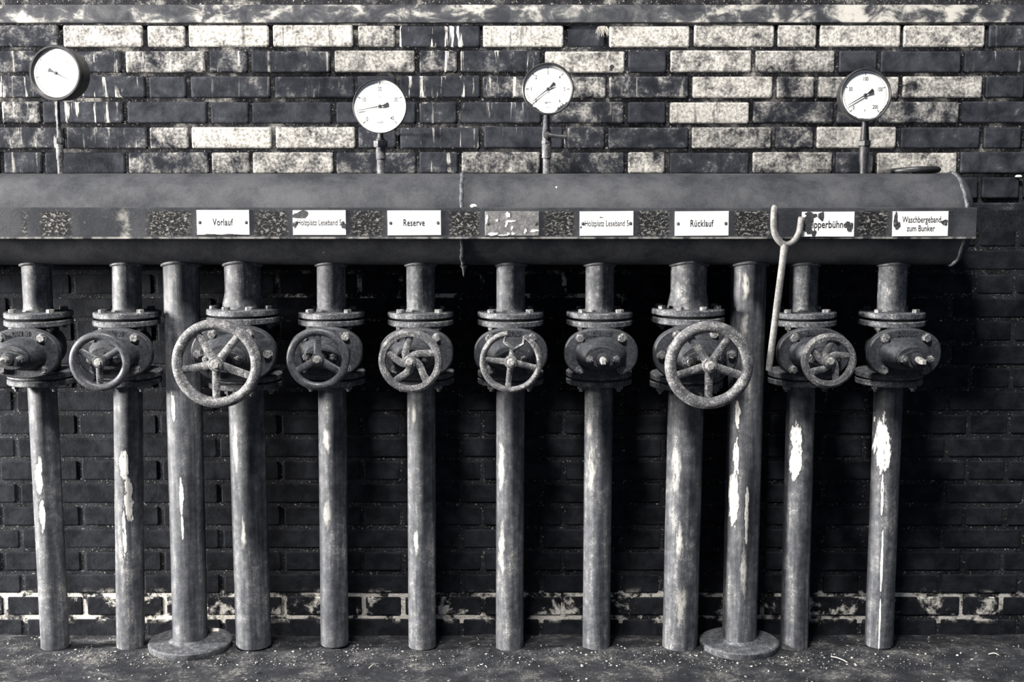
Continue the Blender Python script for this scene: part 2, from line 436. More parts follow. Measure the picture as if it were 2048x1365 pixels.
# ground
def gz(x, y):
    z = -.032*max(0, min(1, (y+.20)/.2)) if y > -.20 else 0.0
    n = mnoise.fractal(Vector((x*5, y*5, 1.7)), 1.0, 2.0, 5)*.006+mnoise.fractal(Vector((x*30, y*30, 4.2)), 1.0, 2.0, 4)*.0024
    return z+n
def make_ground():
    t = NT('gritty_ground'); v = t.tc.outputs['Object']
    a = t.noise(v, 9, 8, .7); b = t.noise(v, 75, 7, .8); c = t.noise(v, 330, 3, .7)
    col = t.mix(t.ramp(a, .35, .65), (.022, .024, .029), (.060, .062, .070))
    f = t.math('ADD', t.math('MULTIPLY', a, .45), t.math('MULTIPLY', b, .55))
    col = t.mix(t.math('MULTIPLY', t.ramp(f, .515, .60), .8), col, (.24, .235, .22))
    col = t.mix(t.math('MULTIPLY', t.ramp(c, .50, .60), .6), col, (.016, .017, .02))
    return t.done(col, .9, t.bump(t.math('ADD', b, t.math('MULTIPLY', c, .4)), 1.0, .008), spec=.06)
M_ground = make_ground()
mb = MB()
xs = [-3.4+i*.0125*1.3 for i in range(int(6.8/(.0125*1.3))+1)]; ys = [-.75+i*.0105 for i in range(73)]
vs = [(x, y, gz(x, y)) for y in ys for x in xs]; nx = len(xs)
mb.add(vs, [(j*nx+i, j*nx+i+1, (j+1)*nx+i+1, (j+1)*nx+i) for j in range(len(ys)-1) for i in range(nx-1)])
n0 = len(mb.v)
mb.add([(-3.4, -7, 0), (3.4, -7, 0), (3.4, -.75, -.004), (-3.4, -.75, -.004)], [(0, 1, 2, 3)])
o = mb.build('floor', M_ground, smooth=80); o['kind'] = 'structure'

# ================================================================== PIPEWORK
# name, px at row 560, px at row 1250, outside diameter class
PIPES = {1: (74, 108.7), 2: (254, 261), 'A': (363, 380), 3: (485.5, 506.5), 4: (662.5, 669), 5: (841.5, 844.5), 6: (1021.5, 1019.5),
         7: (1199.5, 1193), 8: (1377.5, 1360.5), 'B': (1497, 1479), 9: (1607.5, 1589), 10: (1785, 1759)}
LINE = {}
for k, (a_, b_) in PIPES.items():
    p, q = at(a_, 560, YA), at(b_, 1250, YA); LINE[k] = (p.x, p.z, q.x, q.z)
def px_at(k, z):
    x0, z0, x1, z1 = LINE[k]; return x0+(x1-x0)*(z-z0)/(z1-z0)
BIG = (3, 8)
DN80 = dict(r=.0430, fl=.100, ft=.018, hf=.088, a=.108, b=.0745, bolts=4, pcd=.080, hub=.272, k=1.0, oy=.103)
DN100 = dict(r=.0545, fl=.111, ft=.019, hf=.097, a=.124, b=.084, bolts=8, pcd=.090, hub=.335, k=1.18, oy=.113)
VZ = .941
def spec(k): return DN100 if k in BIG else DN80

def wob(x, z, s): return 1+.010*mnoise.noise(Vector((x*3, s*7.1, z*14)))
def pipe_rings(xf, z0, z1, r, n=44, steps=24, seed=0, flare=None):
    out = []
    for i in range(steps+1):
        z = z0+(z1-z0)*i/steps; rr = r
        if flare: rr = r+flare(z)
        out.append([(xf(z)+rr*cos(2*pi*j/n)*wob(j*.1, z, seed), YA+rr*sin(2*pi*j/n)*wob(j*.1, z, seed), z) for j in range(n)])
    return out
def rebase(mb, org):
    mb.v = [(v[0]-org[0], v[1]-org[1], v[2]-org[2]) for v in mb.v]; return mb
def cut_top(rings):
    rings[-1] = [(p[0], p[1], MAN_Z-sqrt(max(0, MAN_R**2-(p[1]-YA)**2))+.0015) for p in rings[-1]]; return rings
def saddle(mb, x, r, rad=.006):
    pts = []
    for j in range(48):
        t = 2*pi*j/48; yy = r*sin(t)
        pts.append((x+r*cos(t), YA+yy, MAN_Z-sqrt(MAN_R**2-yy*yy)-.001))
    mb.tube(pts, rad, 10, closed=True)
def hexbolt(mb, x, y, z, r=.0135, h=.010, rot=0.0, shank=0.0, down=False):
    s = -1 if down else 1
    n = 6
    def ring(rr, zz): return [(x+rr*cos(rot+i*pi/3), y+rr*sin(rot+i*pi/3), zz) for i in range(n)]
    mb.loft([ring(r, z), ring(r, z+s*h*.85), ring(r*.86, z+s*h)])
    if shank: mb.lathe([(r*.5, 0), (r*.5, shank), (r*.35, shank+.002)], 12, Matrix.Translation((x, y, z+s*h)) @ (Matrix.Rotation(pi, 4, 'X') if down else Matrix()))

WHERE = {1: 'at the far left edge', 2: 'above the smooth three-spoke wheel', 3: 'above the large rusty wheel',
         4: 'above the thick-rimmed three-spoke wheel', 5: 'above the swirl-spoked wheel under the Reserve plate', 6: 'above the wheel with the bent rim',
         7: 'above the wheelless valve in mid row', 8: 'above the large pale wheel', 9: 'behind the forked bar, above the small swirl-spoked wheel',
         10: 'at the far right end of the row'}
RW = {1: 'leftmost riser pipe, white flaked paint streak on its left side', 2: 'riser pipe with long white peeling streak under the smooth three-spoke wheel',
      3: 'thick mottled riser pipe below the large wheel at left', 4: 'plain grey riser pipe below the thick-rimmed three-spoke wheel',
      5: 'grey riser pipe below the swirl-spoked wheel under the Reserve plate', 6: 'riser pipe with a peeled seam below the wheel with the bent rim',
      7: 'smooth grey riser pipe below the wheelless valve in mid row', 8: 'thick mottled riser pipe below the large pale wheel at right',
      9: 'riser pipe with a white almond-shaped paint scar below the small swirl-spoked wheel', 10: 'rightmost riser pipe with a white oblong patch and drip line'}
def W_(px, row): p = at(px, row, YA-.045); return p
def patch(org, *ps):
    out = []
    for q in ps:
        px, r0, r1, w = q[:4]; st_ = q[4] if len(q) > 4 else 1.0
        a, b = at(px, r0, YA-.04), at(px, r1, YA-.04)
        out.append(((a.x+b.x)/2-org[0], (a.z+b.z)/2-org[2], w*.0015, abs(a.z-b.z)/2, st_))
    return out
PATCH = {1: [(78, 918, 1000, 8), (86, 1000, 1062, 6)], 2: [(249, 900, 960, 9), (257, 950, 1040, 8), (249, 1010, 1120, 4)],
         'A': [(365, 950, 1025, 4), (367, 1030, 1075, 3), (347, 780, 850, 4)], 'B': [(1475, 800, 860, 5), (1472, 880, 960, 5), (1468, 930, 1060, 8, .8), (1492, 970, 1085, 4, .9), (1490, 540, 605, 8, .6), (1488, 620, 680, 8, .4), (1485, 1090, 1200, 8, .4)],
         9: [(1595, 842, 905, 11), (1590, 890, 965, 10)], 10: [(1767, 830, 945, 14), (1765, 945, 1020, 3), (1763, 1070, 1200, 2.2), (1759, 1200, 1300, 1.6)],
         3: [(489, 1030, 1110, 6, .55), (472, 830, 960, 7, .4)], 4: [(654, 845, 905, 9, .5), (655, 1000, 1060, 12, .3)], 5: [(832, 1060, 1115, 6, .65), (828, 800, 860, 6, .5)], 6: [(1003, 880, 990, 8, .6), (1003, 1040, 1160, 7, .5)], 7: [(1184, 880, 1010, 9, .35), (1180, 830, 880, 8, .3)], 8: [(1358, 1040, 1130, 8, .5), (1362, 1160, 1260, 14, .35), (1352, 880, 1000, 10, .4)]}
BOT = {1: 1305, 2: 1314, 'A': 1300, 3: 1304, 4: 1299, 5: 1304, 6: 1314, 7: 1306, 8: 1312, 'B': 1300, 9: 1307, 10: 1301}

for k in PIPES:
    if k in ('A', 'B'):
        r = .0535; zb = .018; x0 = px_at(k, 0.0); org = (x0, YA, 0.0)
        root = empty('stand_pipe', org)
        tag(root, 'thick valveless stand pipe with base flange, %s' % ('left of the large rusty wheel' if k == 'A' else 'right of the large pale wheel'), 'pipe', 'thick stand pipes without valves')
        m = iron('stand_pipe_paint', speck=.5, coarse=9, streak=.5, patches=patch(org, *PATCH[k]), bump=.6)
        mb = MB(); mb.loft(cut_top(pipe_rings(lambda z: px_at(k, z), zb, 1.19, r, steps=50, seed=3))); rebase(mb, org).build('pipe', m, root)
        mb = MB(); saddle(mb, px_at(k, 1.2), r+.002, .006); rebase(mb, org).build('weld_collar', M_iron, root)
        mb = MB(); Rf = .128 if k == 'A' else .123
        mb.lathe([(Rf-.002, -.008), (Rf, -.004), (Rf, .016), (Rf-.004, .020), (r+.012, .022), (r+.002, .030)], 56, Matrix.Translation((x0, YA, 0)))
        rebase(mb, org).build('base_flange', iron('gritty_flange', speck=.4, coarse=60), root)
        continue
    s = spec(k); r = s['r']; top = VZ+s['hf']; org = (px_at(k, top), YA, top+.002)
    xf = lambda z: px_at(k, z)
    # branch between manifold and valve
    root = empty('branch_pipe', org)
    tag(root, 'short %sflanged branch pipe under the manifold, %s' % ('wide ' if k in BIG else '', WHERE[k]), 'pipe', 'branch pipes under the manifold')
    zf = top+.004; zt2 = zf+s['ft']
    mb = MB(); fl = (lambda z: .010*max(0, 1-(z-zt2)/.05)) if k in BIG else (lambda z: .004*max(0, 1-(z-zt2)/.010))
    mb.loft(cut_top(pipe_rings(xf, zt2-.001, 1.19, r, steps=24, seed=k, flare=fl)))
    rebase(mb, org).build('pipe', iron('branch_pipe_paint', speck=.62, coarse=16, streak=.35), root)
    mb = MB(); saddle(mb, xf(1.2), r+.002, .0055); rebase(mb, org).build('weld_collar', M_iron, root)
    mb = MB(); q = s['fl']
    mb.lathe([(q-.004, 0), (q, .003), (q, s['ft']-.003), (q-.003, s['ft']), (r, s['ft']+.0005)], 64, Matrix.Translation((xf(zf), YA, zf)) @ Matrix.Rotation(random.uniform(-.012, .012), 4, 'Y'))
    rebase(mb, org).build('flange', M_flange, root)
    for i in range(s['bolts']):
        t = 2*pi*(i+.5)/s['bolts']; mb = MB()
        hexbolt(mb, xf(zf)+s['pcd']*cos(t), YA+s['pcd']*sin(t), zt2, .0125, .0105, random.uniform(0, 1))
        rebase(mb, org).build('bolt', M_bolt, root)
    # riser from valve to ground
    zt3 = VZ-s['hf']-.004; zb = at(1024, BOT[k], YA-r).z
    org = (xf(0), YA, zb)
    root = empty('riser_pipe', org)
    tag(root, RW[k], 'pipe', 'riser pipes standing on the ground')
    m = iron('riser_paint', speck=.55, coarse=11, streak=.45, patches=patch(org, *PATCH.get(k, [])), bump=.45)
    mb = MB(); mb.loft(pipe_rings(xf, zb+.004, zt3-s['ft']+.001, r, steps=46, seed=k+20))
    mb.lathe([(r*.9, 0), (r*.985, .004)], 44, Matrix.Translation((xf(zb), YA, zb)))
    rebase(mb, org).build('pipe', m, root)
    mb = MB()
    mb.lathe([(r, 0), (q-.003, 0), (q, .003), (q, s['ft']-.003), (q-.004, s['ft'])], 64, Matrix.Translation((xf(zt3), YA, zt3-s['ft'])))
    rebase(mb, org).build('flange', M_flange, root)
    for i in range(s['bolts']):
        t = 2*pi*(i+.5)/s['bolts']; mb = MB()
        hexbolt(mb, xf(zt3)+s['pcd']*cos(t), YA+s['pcd']*sin(t), zt3-s['ft'], .0125, .010, random.uniform(0, 1), shank=.006, down=True)
        rebase(mb, org).build('nut', M_bolt, root)

# ------------------------------------------------------------------ gate valves
def ring_xz(poly, y): return [(p[0], y, p[1]) for p in poly]
def make_valve(s, bare=True, name_cast=True):
    """valve round the origin: pipe axis is z, spindle points to -y"""
    k = s['k']; hf = s['hf']; oy = s['oy']; a, b = s['a'], s['b']
    root = empty('gate_valve', (0, 0, 0))
    mb = MB(); r = s['r']
    mb.lathe([(r+.012, -hf+.005), (r+.014, -hf*.6), (r+.022, 0), (r+.014, hf*.6), (r+.012, hf-.005)], 48)
    zi = hf-s['ft']-.003
    mb.loft([ring_xz(sup(a*.70*q, min(b*.84, zi)*w, 2.4), y) for y, q, w in ((.055*k, .55, .7), (.045*k, .85, .92), (0, 1, 1), (-.07*k, 1, 1), (-oy-.001, 1.03, 1))])
    mb.loft([ring_xz(sup((a-e), (b-e), 2.35, 64), y) for y, e in ((-oy+.0005, .003), (-oy-.002, 0), (-oy-.012*k, 0), (-oy-.014*k, .0025))])
    mb.build('body', M_cast, root)
    q = s['fl']
    for sg in (1, -1):
        mb = MB(); prof = [(r, -s['ft']), (q-.003, -s['ft']), (q, -s['ft']+.003), (q, -.003), (q-.004, 0)]
        mb.lathe([(x, hf+h) for x, h in prof], 64, Matrix() if sg > 0 else Matrix.Rotation(pi, 4, 'X')); mb.build('flange', M_flange, root)
        if sg > 0:
            for i in range(s['bolts']):
                t = 2*pi*(i+.5)/s['bolts']; mb = MB()
                hexbolt(mb, s['pcd']*cos(t), s['pcd']*sin(t), hf-s['ft'], .0125, .010, .3*i, shank=.005, down=True); mb.build('nut', M_bolt, root)
    # bonnet
    y0 = -oy-.0155*k
    mb = MB()
    mb.loft([ring_xz(sup(a-e, b-e, 2.35, 64), y) for y, e in ((y0, .002), (y0-.002, 0), (y0-.011*k, 0), (y0-.015*k, .004))])
    yb = y0-.0145*k
    mb.loft([ring_xz(sup(A*k, B*k, n_, 48), yb-d*k) for A, B, n_, d in
             ((.0760, .0500, 2.3, 0), (.0715, .0462, 2.3, .005), (.0690, .0445, 2.3, .018), (.0640, .0420, 2.2, .034), (.0540, .0375, 2.1, .047), (.0475, .0335, 2.0, .054),
              (.0470, .0330, 2.0, .066), (.0500, .0345, 2.0, .067), (.0500, .0345, 2.0, .076), (.0485, .033, 2.0, .0775))])
    bon = mb.build('bonnet', M_cast, root)
    yf = y0-.015*k
    pos = [(-.061, .047), (.061, .047), (.061, -.047), (-.061, -.047)] if s is DN80 else [(-.103, 0), (-.058, .058), (.050, .060), (.103, 0), (.058, -.058), (-.058, -.058)]
    for (x, z) in pos:
        mb = MB(); M = YM(x, z, yf)
        mb.lathe([(.0145, -.001), (.0145, .0015)], 20, M)
        rot = random.uniform(0, 1)
        mb.loft([[M @ Vector((p[0]*sc, p[1]*sc, h)) for p in hexpoly(.0125, rot)] for sc, h in ((1, 0), (1, .009), (.84, .0105))])
        mb.build('bonnet_bolt', M_bolt, bon)
    if name_cast:
        mb = MB()
        add_text(mb, 'DIN 80' if s is DN80 else 'DIN 100', .021, 0, yf+.0005, .0585 if s is DN80 else .068, sx=.82, extrude=.0022, bold=.0003)
        mb.build('cast_lettering', M_cast, bon)
    # gland
    yg = yb-.0775*k
    mb = MB()
    dia = [(.052*k, 0), (.049*k, .0075*k), (.030*k, .0165*k), (.012*k, .0245*k), (0, .026*k)]
    poly = dia[:-1]+[(0, .026*k)]+[(-p[0], p[1]) for p in reversed(dia[:-1])]
    poly = poly+[(-p[0], -p[1]) for p in poly[1:-1]] if False else [(x, z) for x, z in poly]+[(x, -z) for x, z in reversed(poly[1:-1])]
    mb.prism(poly, yg-.010*k, yg-.019*k, bev=.0015)
    mb.lathe([(.021*k, 0), (.021*k, .011*k)], 24, YM(0, 0, yg+.001)); mb.lathe([(.020*k, 0), (.018*k, .010*k), (.014*k, .012*k)], 24, YM(0, 0, yg-.018*k))
    gl = mb.build('gland', M_cast, root)
    for sx in (-1, 1):
        mb = MB(); M = YM(sx*.0375*k, 0, yg+.001)
        mb.lathe([(.006*k, 0), (.006*k, .036*k), (.0045*k, .038*k)], 14, M)
        M2 = YM(sx*.0375*k, 0, yg-.019*k)
        mb.loft([[M2 @ Vector((p[0]*sc, p[1]*sc, h)) for p in hexpoly(.0115*k, .4*sx)] for sc, h in ((1, 0), (1, .010), (.85, .0115))])
        mb.build('gland_bolt', M_bolt, gl)
    # spindle
    mb = MB(); end = s['hub']+.010
    if bare:
        end = s['hub']+.018
        mb.lathe([(.0100*k, .10), (.0100*k, end-.026), (.0088*k, end-.025)], 22, YM(0, 0))
        sq = .0066*k
        mb.loft([[(c*sq*q_, y, d*sq*q_) for c, d in ((1, -1), (1, 1), (-1, 1), (-1, -1))] for y, q_ in ((-end+.026, 1.05), (-end+.002, .92), (-end, .75))])
    else:
        mb.lathe([(.0095*k, .10), (.0095*k, end-.012), (.0075*k, end-.010), (.0072*k, end+.008), (.0055*k, end+.010)], 22, YM(0, 0))
    mb.build('spindle', M_steel, root)['label'] = 'bright worn steel spindle'
    return root

def arc_pts(r, a0, a1, n, y): return [(r*cos(a0+(a1-a0)*i/n), y, r*sin(a0+(a1-a0)*i/n)) for i in range(n+1)]
def make_wheel(root, s, D, tube, kind, mat, angles, swidth=.018, lettering=None, stub=None):
    yc = -s['hub']; Rr = D/2-tube
    mb = MB(); dish = .012
    if kind == 'bent':
        a0, a1 = R(63), R(97)
        path = [(Rr*cos(t), yc, Rr*sin(t)) for t in [a1+(2*pi-(a1-a0))*i/70 for i in range(71)]]
        mb.tube(path, [tube]*71, 14, up=(0, 1, 0), flat=1.2)
        notch = [(.0385, yc, .0735), (.0370, yc-.001, .0640), (.0350, yc-.002, .0510), (.0225, yc-.003, .0440), (.0094, yc-.004, .0375), (-.0050, yc-.003, .0465), (-.0190, yc-.002, .0560), (-.0180, yc-.001, .0680), (-.0120, yc, .0800)]
        mb.tube(notch, [.0060]+[.0048]*7+[.0060], 10, up=(0, 1, 0), flat=1.7)
        mb.loft([[(-.015+.009*e, yc+.006*f, -Rr-tube*.5) for e, f in ((1, -1), (1, 1), (-1, 1), (-1, -1))], [(-.0145+.0008*e, yc+.001*f, -Rr-tube-.0085) for e, f in ((1, -1), (1, 1), (-1, 1), (-1, -1))]])
    elif kind == 'swirl':
        n = 72; prof = [(-tube*1.05, -.006), (-tube*.9, -.011), (tube*.3, -.0125), (tube*.95, -.009), (tube*1.15, .0), (tube*1.0, .010), (tube*.2, .0125), (-tube*.9, .010), (-tube*1.05, .004)]
        mb.loft([[((Rr+p[0])*cos(2*pi*i/n), yc+p[1], (Rr+p[0])*sin(2*pi*i/n)) for p in prof] for i in range(n)], closed=True)
    else:
        mb.tube([(Rr*cos(2*pi*i/80), yc, Rr*sin(2*pi*i/80)) for i in range(80)], tube, 18, closed=True, up=(0, 1, 0), flat=.95)
    wh = mb.build('handwheel', mat, root)
    hr = .0175*s['k']
    for t in list(angles)+([stub] if stub else []):
        Re = .036 if t == stub else Rr
        mb = MB(); t = R(t)
        if kind == 'swirl':
            pts = []; r0 = hr*.55
            for i in range(11):
                q = i/10; rr = r0+(Rr-r0)*q; an = t+.85*(1-q)**1.15-.25*sin(pi*q)
                pts.append((rr*cos(an), yc+.010*(1-q)*0-.004*(1-q), rr*sin(an)))
            mb.tube(pts, [swidth*.62*(1-.22*sin(pi*i/10)) for i in range(11)], 12, up=(0, 1, 0), flat=.55)
        else:
            pts = [(rr*cos(t), yc-.003*(1-rr/Rr), rr*sin(t)) for rr in (hr*.5, min(hr*1.2, Re*.7), Re*.75, Re*.9, Re)]
            w = [swidth*.58, swidth*.55, swidth*.5, swidth*.52, swidth*.62]
            mb.tube(pts, w, 10, up=(0, 1, 0), flat=.55)
        sp = mb.build('spoke', mat, wh)
    mb = MB()
    mb.lathe([(hr*.95, -.014), (hr*1.05, -.010), (hr*1.05, .010), (hr*.92, .014), (hr*.6, .0145)], 30, YM(0, 0, yc)); mb.build('hub', mat, wh)
    mb = MB(); M = YM(0, 0, yc-.0140)
    mb.lathe([(.0125*s['k'], -.001), (.0125*s['k'], .002)], 24, M)
    mb.loft([[M @ Vector((p[0]*sc, p[1]*sc, h)) for p in hexpoly(.0105*s['k'], .3)] for sc, h in ((1, 0), (1, .007), (.85, .009))]); mb.build('spindle_nut', M_steel, wh)['label'] = 'bright steel hexagon nut at the wheel centre'
    if lettering:
        mb = MB()
        for (txt, ang, r0, fl) in lettering:
            an = R(ang); x, z = r0*cos(an), r0*sin(an)
            add_text(mb, txt, .015*s['k'], x, yc-swidth*.30, z, rot=an+(pi if fl else 0), sx=.8, extrude=.0014)
        mb.build('cast_lettering', mat, wh)
    return wh

VAL = {  # hub or spindle-tip pixel, wheel
 1: (-3, 735), 2: (196.8, 726.5), 3: (431, 730), 4: (634.5, 719.7), 5: (819.7, 725), 6: (1022, 731), 7: (1207.5, 727.5), 8: (1419.8, 733.9), 9: (1660, 723.8), 10: (1848.6, 734.7)}
VL = {1: 'gate valve without handwheel cut by the left edge of the photo', 2: 'gate valve with smooth dark three-spoke wheel, left of the thick stand pipe',
      3: 'large gate valve with rough rusty five-spoke wheel at left, below the Vorlauf plate', 4: 'gate valve with thick-rimmed three-spoke wheel, below the chipped left Holzplatz plate',
      5: 'gate valve with swirl-spoked wheel below the Reserve plate', 6: 'gate valve whose four-spoke handwheel has a bent, notched rim',
      7: 'gate valve without handwheel between the bent wheel and the large pale wheel', 8: 'large gate valve with pale five-spoke wheel, below the Rücklauf plate',
      9: 'gate valve with small swirl-spoked wheel, right of the forked bar', 10: 'gate valve with a long bare spindle at the right end of the row'}
proto = {}
proto['bare'] = make_valve(DN80, True)
proto['w80'] = make_valve(DN80, False)
proto['w100'] = make_valve(DN100, False, False)
used = set()
for k in range(1, 11):
    key = 'w100' if k in BIG else ('bare' if k in (1, 7, 10) else 'w80')
    s = spec(k)
    if key in used: v = copy_tree(proto[key])
    else: v = proto[key]; used.add(key); first = True
    base = Vector((px_at(k, VZ), YA, VZ)); p = s['hub']+(.018 if key == 'bare' else .012)
    tgt = at(*VAL[k], YA-p); d = tgt-base
    v.location = base
    v.rotation_euler = (max(-.03, min(.03, -atan2(d.z, -d.y)*.8)), 0, max(-.35, min(.35, atan2(d.x, -d.y))))
    tag(v, VL[k], 'valve', 'gate valves in a row under the manifold')
    proto[key+'_done'] = v; VAL[k] = v
# wheels go on after the copies were made, one of its own on each valve
make_wheel(VAL[2], DN80, .172, .0118, 'plain', M_wheeldark, (32, 150, 268), .019, [('160', 268, .050, False)])
make_wheel(VAL[3], DN100, .250, .0150, 'plain', M_wheel, (268, 340, 51, 121, 191), .022, [('1808', 268, .060, False), ('0', 51, .066, False)])
make_wheel(VAL[4], DN80, .178, .0112, 'plain', M_wheeldark, (90, 210, 330), .021, [('1000', 90, .046, True), ('3607', 330, .050, False)])
make_wheel(VAL[5], DN80, .179, .0095, 'swirl', M_wheel, (93, 22, -49, -124, 162), .021)
make_wheel(VAL[6], DN80, .178, .0088, 'bent', M_wheel, (176, 263, 346), .017, stub=82)
make_wheel(VAL[8], DN100, .248, .0165, 'plain', M_wheel, (270, 342, 55, 125, 198), .023, [('1806', 270, .058, False), ('100', 55, .060, False), ('C', 198, .05, False), ('B', 342, .058, False)])
make_wheel(VAL[9], DN80, .154, .0092, 'swirl', M_wheel, (86, 15, -66, 216, 150), .020)

# ------------------------------------------------------------------ manifold
x1 = at(1900, 440, YA).x; x0 = -3.2; xs_ = at(926, 400, YA).x
root = empty('manifold_pipe', (0, YA, MAN_Z))
tag(root, 'huge horizontal manifold pipe with dished end, lying along the wall', 'pipe')
mb = MB(); n = 72; rings = []
for i in range(121):
    x = x0+(x1-x0)*i/120
    rings.append([(x, MAN_R*cos(2*pi*j/n)*(1+.004*mnoise.noise(Vector((x*4, j*.2, 1)))), MAN_R*sin(2*pi*j/n)*(1+.004*mnoise.noise(Vector((x*4, j*.2, 1))))) for j in range(n)])
mb.loft(rings); mb.build('pipe', M_man, root)
mb = MB()
for i in range(9):
    t = (pi/2)*i/8
    rings[i:i+1] = [[(x1+.045*sin(t), MAN_R*max(cos(t), .02)**.6*cos(2*pi*j/n), MAN_R*max(cos(t), .02)**.6*sin(2*pi*j/n)) for j in range(n)]]
mb.loft(rings[:9]); mb.build('end_cap', M_man, root)
for xx, nm, rad in ((xs_, 'weld_seam', .0055), (x1, 'weld_seam', .0055)):
    mb = MB()
    mb.tube([(xx+.004*mnoise.noise(Vector((j*.4, xx, 0))), (MAN_R+.001)*cos(2*pi*j/90), (MAN_R+.001)*sin(2*pi*j/90)) for j in range(90)], [rad*(1+.35*mnoise.noise(Vector((j*.9, xx, 3)))) for j in range(90)], 10, closed=True)
    mb.build(nm, iron('weld_bead', speck=.3, coarse=50), root)
mb = MB(); mb.lathe([(.001, -.03), (.003, -.024), (.0035, -.018), (.006, -.006), (.012, .003)], 12, Matrix.Translation((xs_+.002, -.02, -MAN_R-.004)))
mb.build('drip', M_gstem, root)

# ------------------------------------------------------------------ steel channel with name plates
YB = YA-MAN_R-.052                    # front face of the channel
ct, cb = at(1024, 415.5, YB).z, at(1024, 478.5, YB).z; cz = (ct+cb)/2; ch = ct-cb
xr = at(1953, 445, YB).x
BLISTER = []
for a_, b_ in ((70, 150), (290, 388), (505, 580), (698, 770), (890, 965), (1083, 1155), (1272, 1345), (1465, 1545), (1712, 1782), (40, 60)):
    BLISTER.append((at(a_, 445, YB).x, at(b_, 445, YB).x))
CH_PALE = at(245, 445, YB).x
M_chan = make_channel()
mb = MB(); t_ = .007; dpt = .0575
prof = [(0, -ch/2), (0, ch/2), (dpt, ch/2), (dpt, ch/2-t_), (t_, ch/2-t_), (t_, -ch/2+t_), (dpt, -ch/2+t_), (dpt, -ch/2)]
bev = [(.0018, -ch/2), (0, -ch/2+.0018), (0, ch/2-.0018), (.0018, ch/2), (dpt, ch/2), (dpt, ch/2-t_), (t_, ch/2-t_), (t_, -ch/2+t_), (dpt, -ch/2+t_), (dpt, -ch/2)]
nst = 60
rings = [[(-3.2+(xr+3.2)*i/nst, YB+p[0], p[1]) for p in bev] for i in range(nst+1)]
mb.v = []; mb.loft(rings)
o = mb.build('steel_channel', M_chan); o.location = (0, 0, cz)
tag(o, 'long steel channel with blistered paint fixed along the front of the manifold', 'beam')

# strap running from the channel end back to the wall
mb = MB(); a_, b_ = at(1936, 443, YB+.036), at(2075, 441, -.10)
d = (b_-a_); d.z = 0; L = 1.45*d.length; d.normalize(); e = Vector((-d.y, d.x, 0))
sh = .062
pts = [a_+d*L*i/6 for i in range(7)]
mb.loft([[p+e*.004+Vector((0, 0, sh/2)), p-e*.004+Vector((0, 0, sh/2)), p-e*.004-Vector((0, 0, sh/2)), p+e*.004-Vector((0, 0, sh/2))] for p in pts])
o = mb.build('flat_strap', M_cast); tag(o, 'dark flat steel strap running from the channel end back towards the wall', 'bar')

# name plates
PL = [('Vorlauf', 393, 499, 420.5, 470, 'white enamel name plate lettered Vorlauf'),
      ('Holzplatz Leseband 5', 585.5, 692, 421, 470.5, 'white enamel name plate lettered Holzplatz Leseband 5, rust chip at its upper left'),
      ('Reserve', 775, 882, 421.5, 471, 'white enamel name plate lettered Reserve'),
      ('', 970, 1078, 423, 472, 'name plate rusted bare with only flakes of white enamel left'),
      ('Holzplatz Leseband 5', 1160, 1266.6, 423, 472, 'clean white enamel name plate lettered Holzplatz Leseband 5, left of the Rücklauf plate'),
      ('Rücklauf', 1350.5, 1457, 423, 472, 'white enamel name plate lettered Rücklauf'),
      ('Kipperbühne', 1604, 1708, 424, 474, 'chipped white enamel name plate beside the forked bar, reading ipperbühn'),
      ('Waschbergeband', 1786.4, 1895.6, 423, 473, 'white enamel name plate lettered Waschbergeband zum Bunker')]
def blob(rnd, cx, cz_, rx, rz, n=30, rough=.30):
    ph = [(rnd.uniform(0, 6.3), k_, rough*rnd.uniform(.5, 1)/k_**.6) for k_ in (2, 3, 5, 8)]
    out = []
    for i in range(n):
        t = 2*pi*i/n; q = 1+sum(a_*sin(k_*t+p_) for p_, k_, a_ in ph); out.append((cx+rx*q*cos(t), cz_+rz*q*sin(t)))
    return out
rp = random.Random(11)
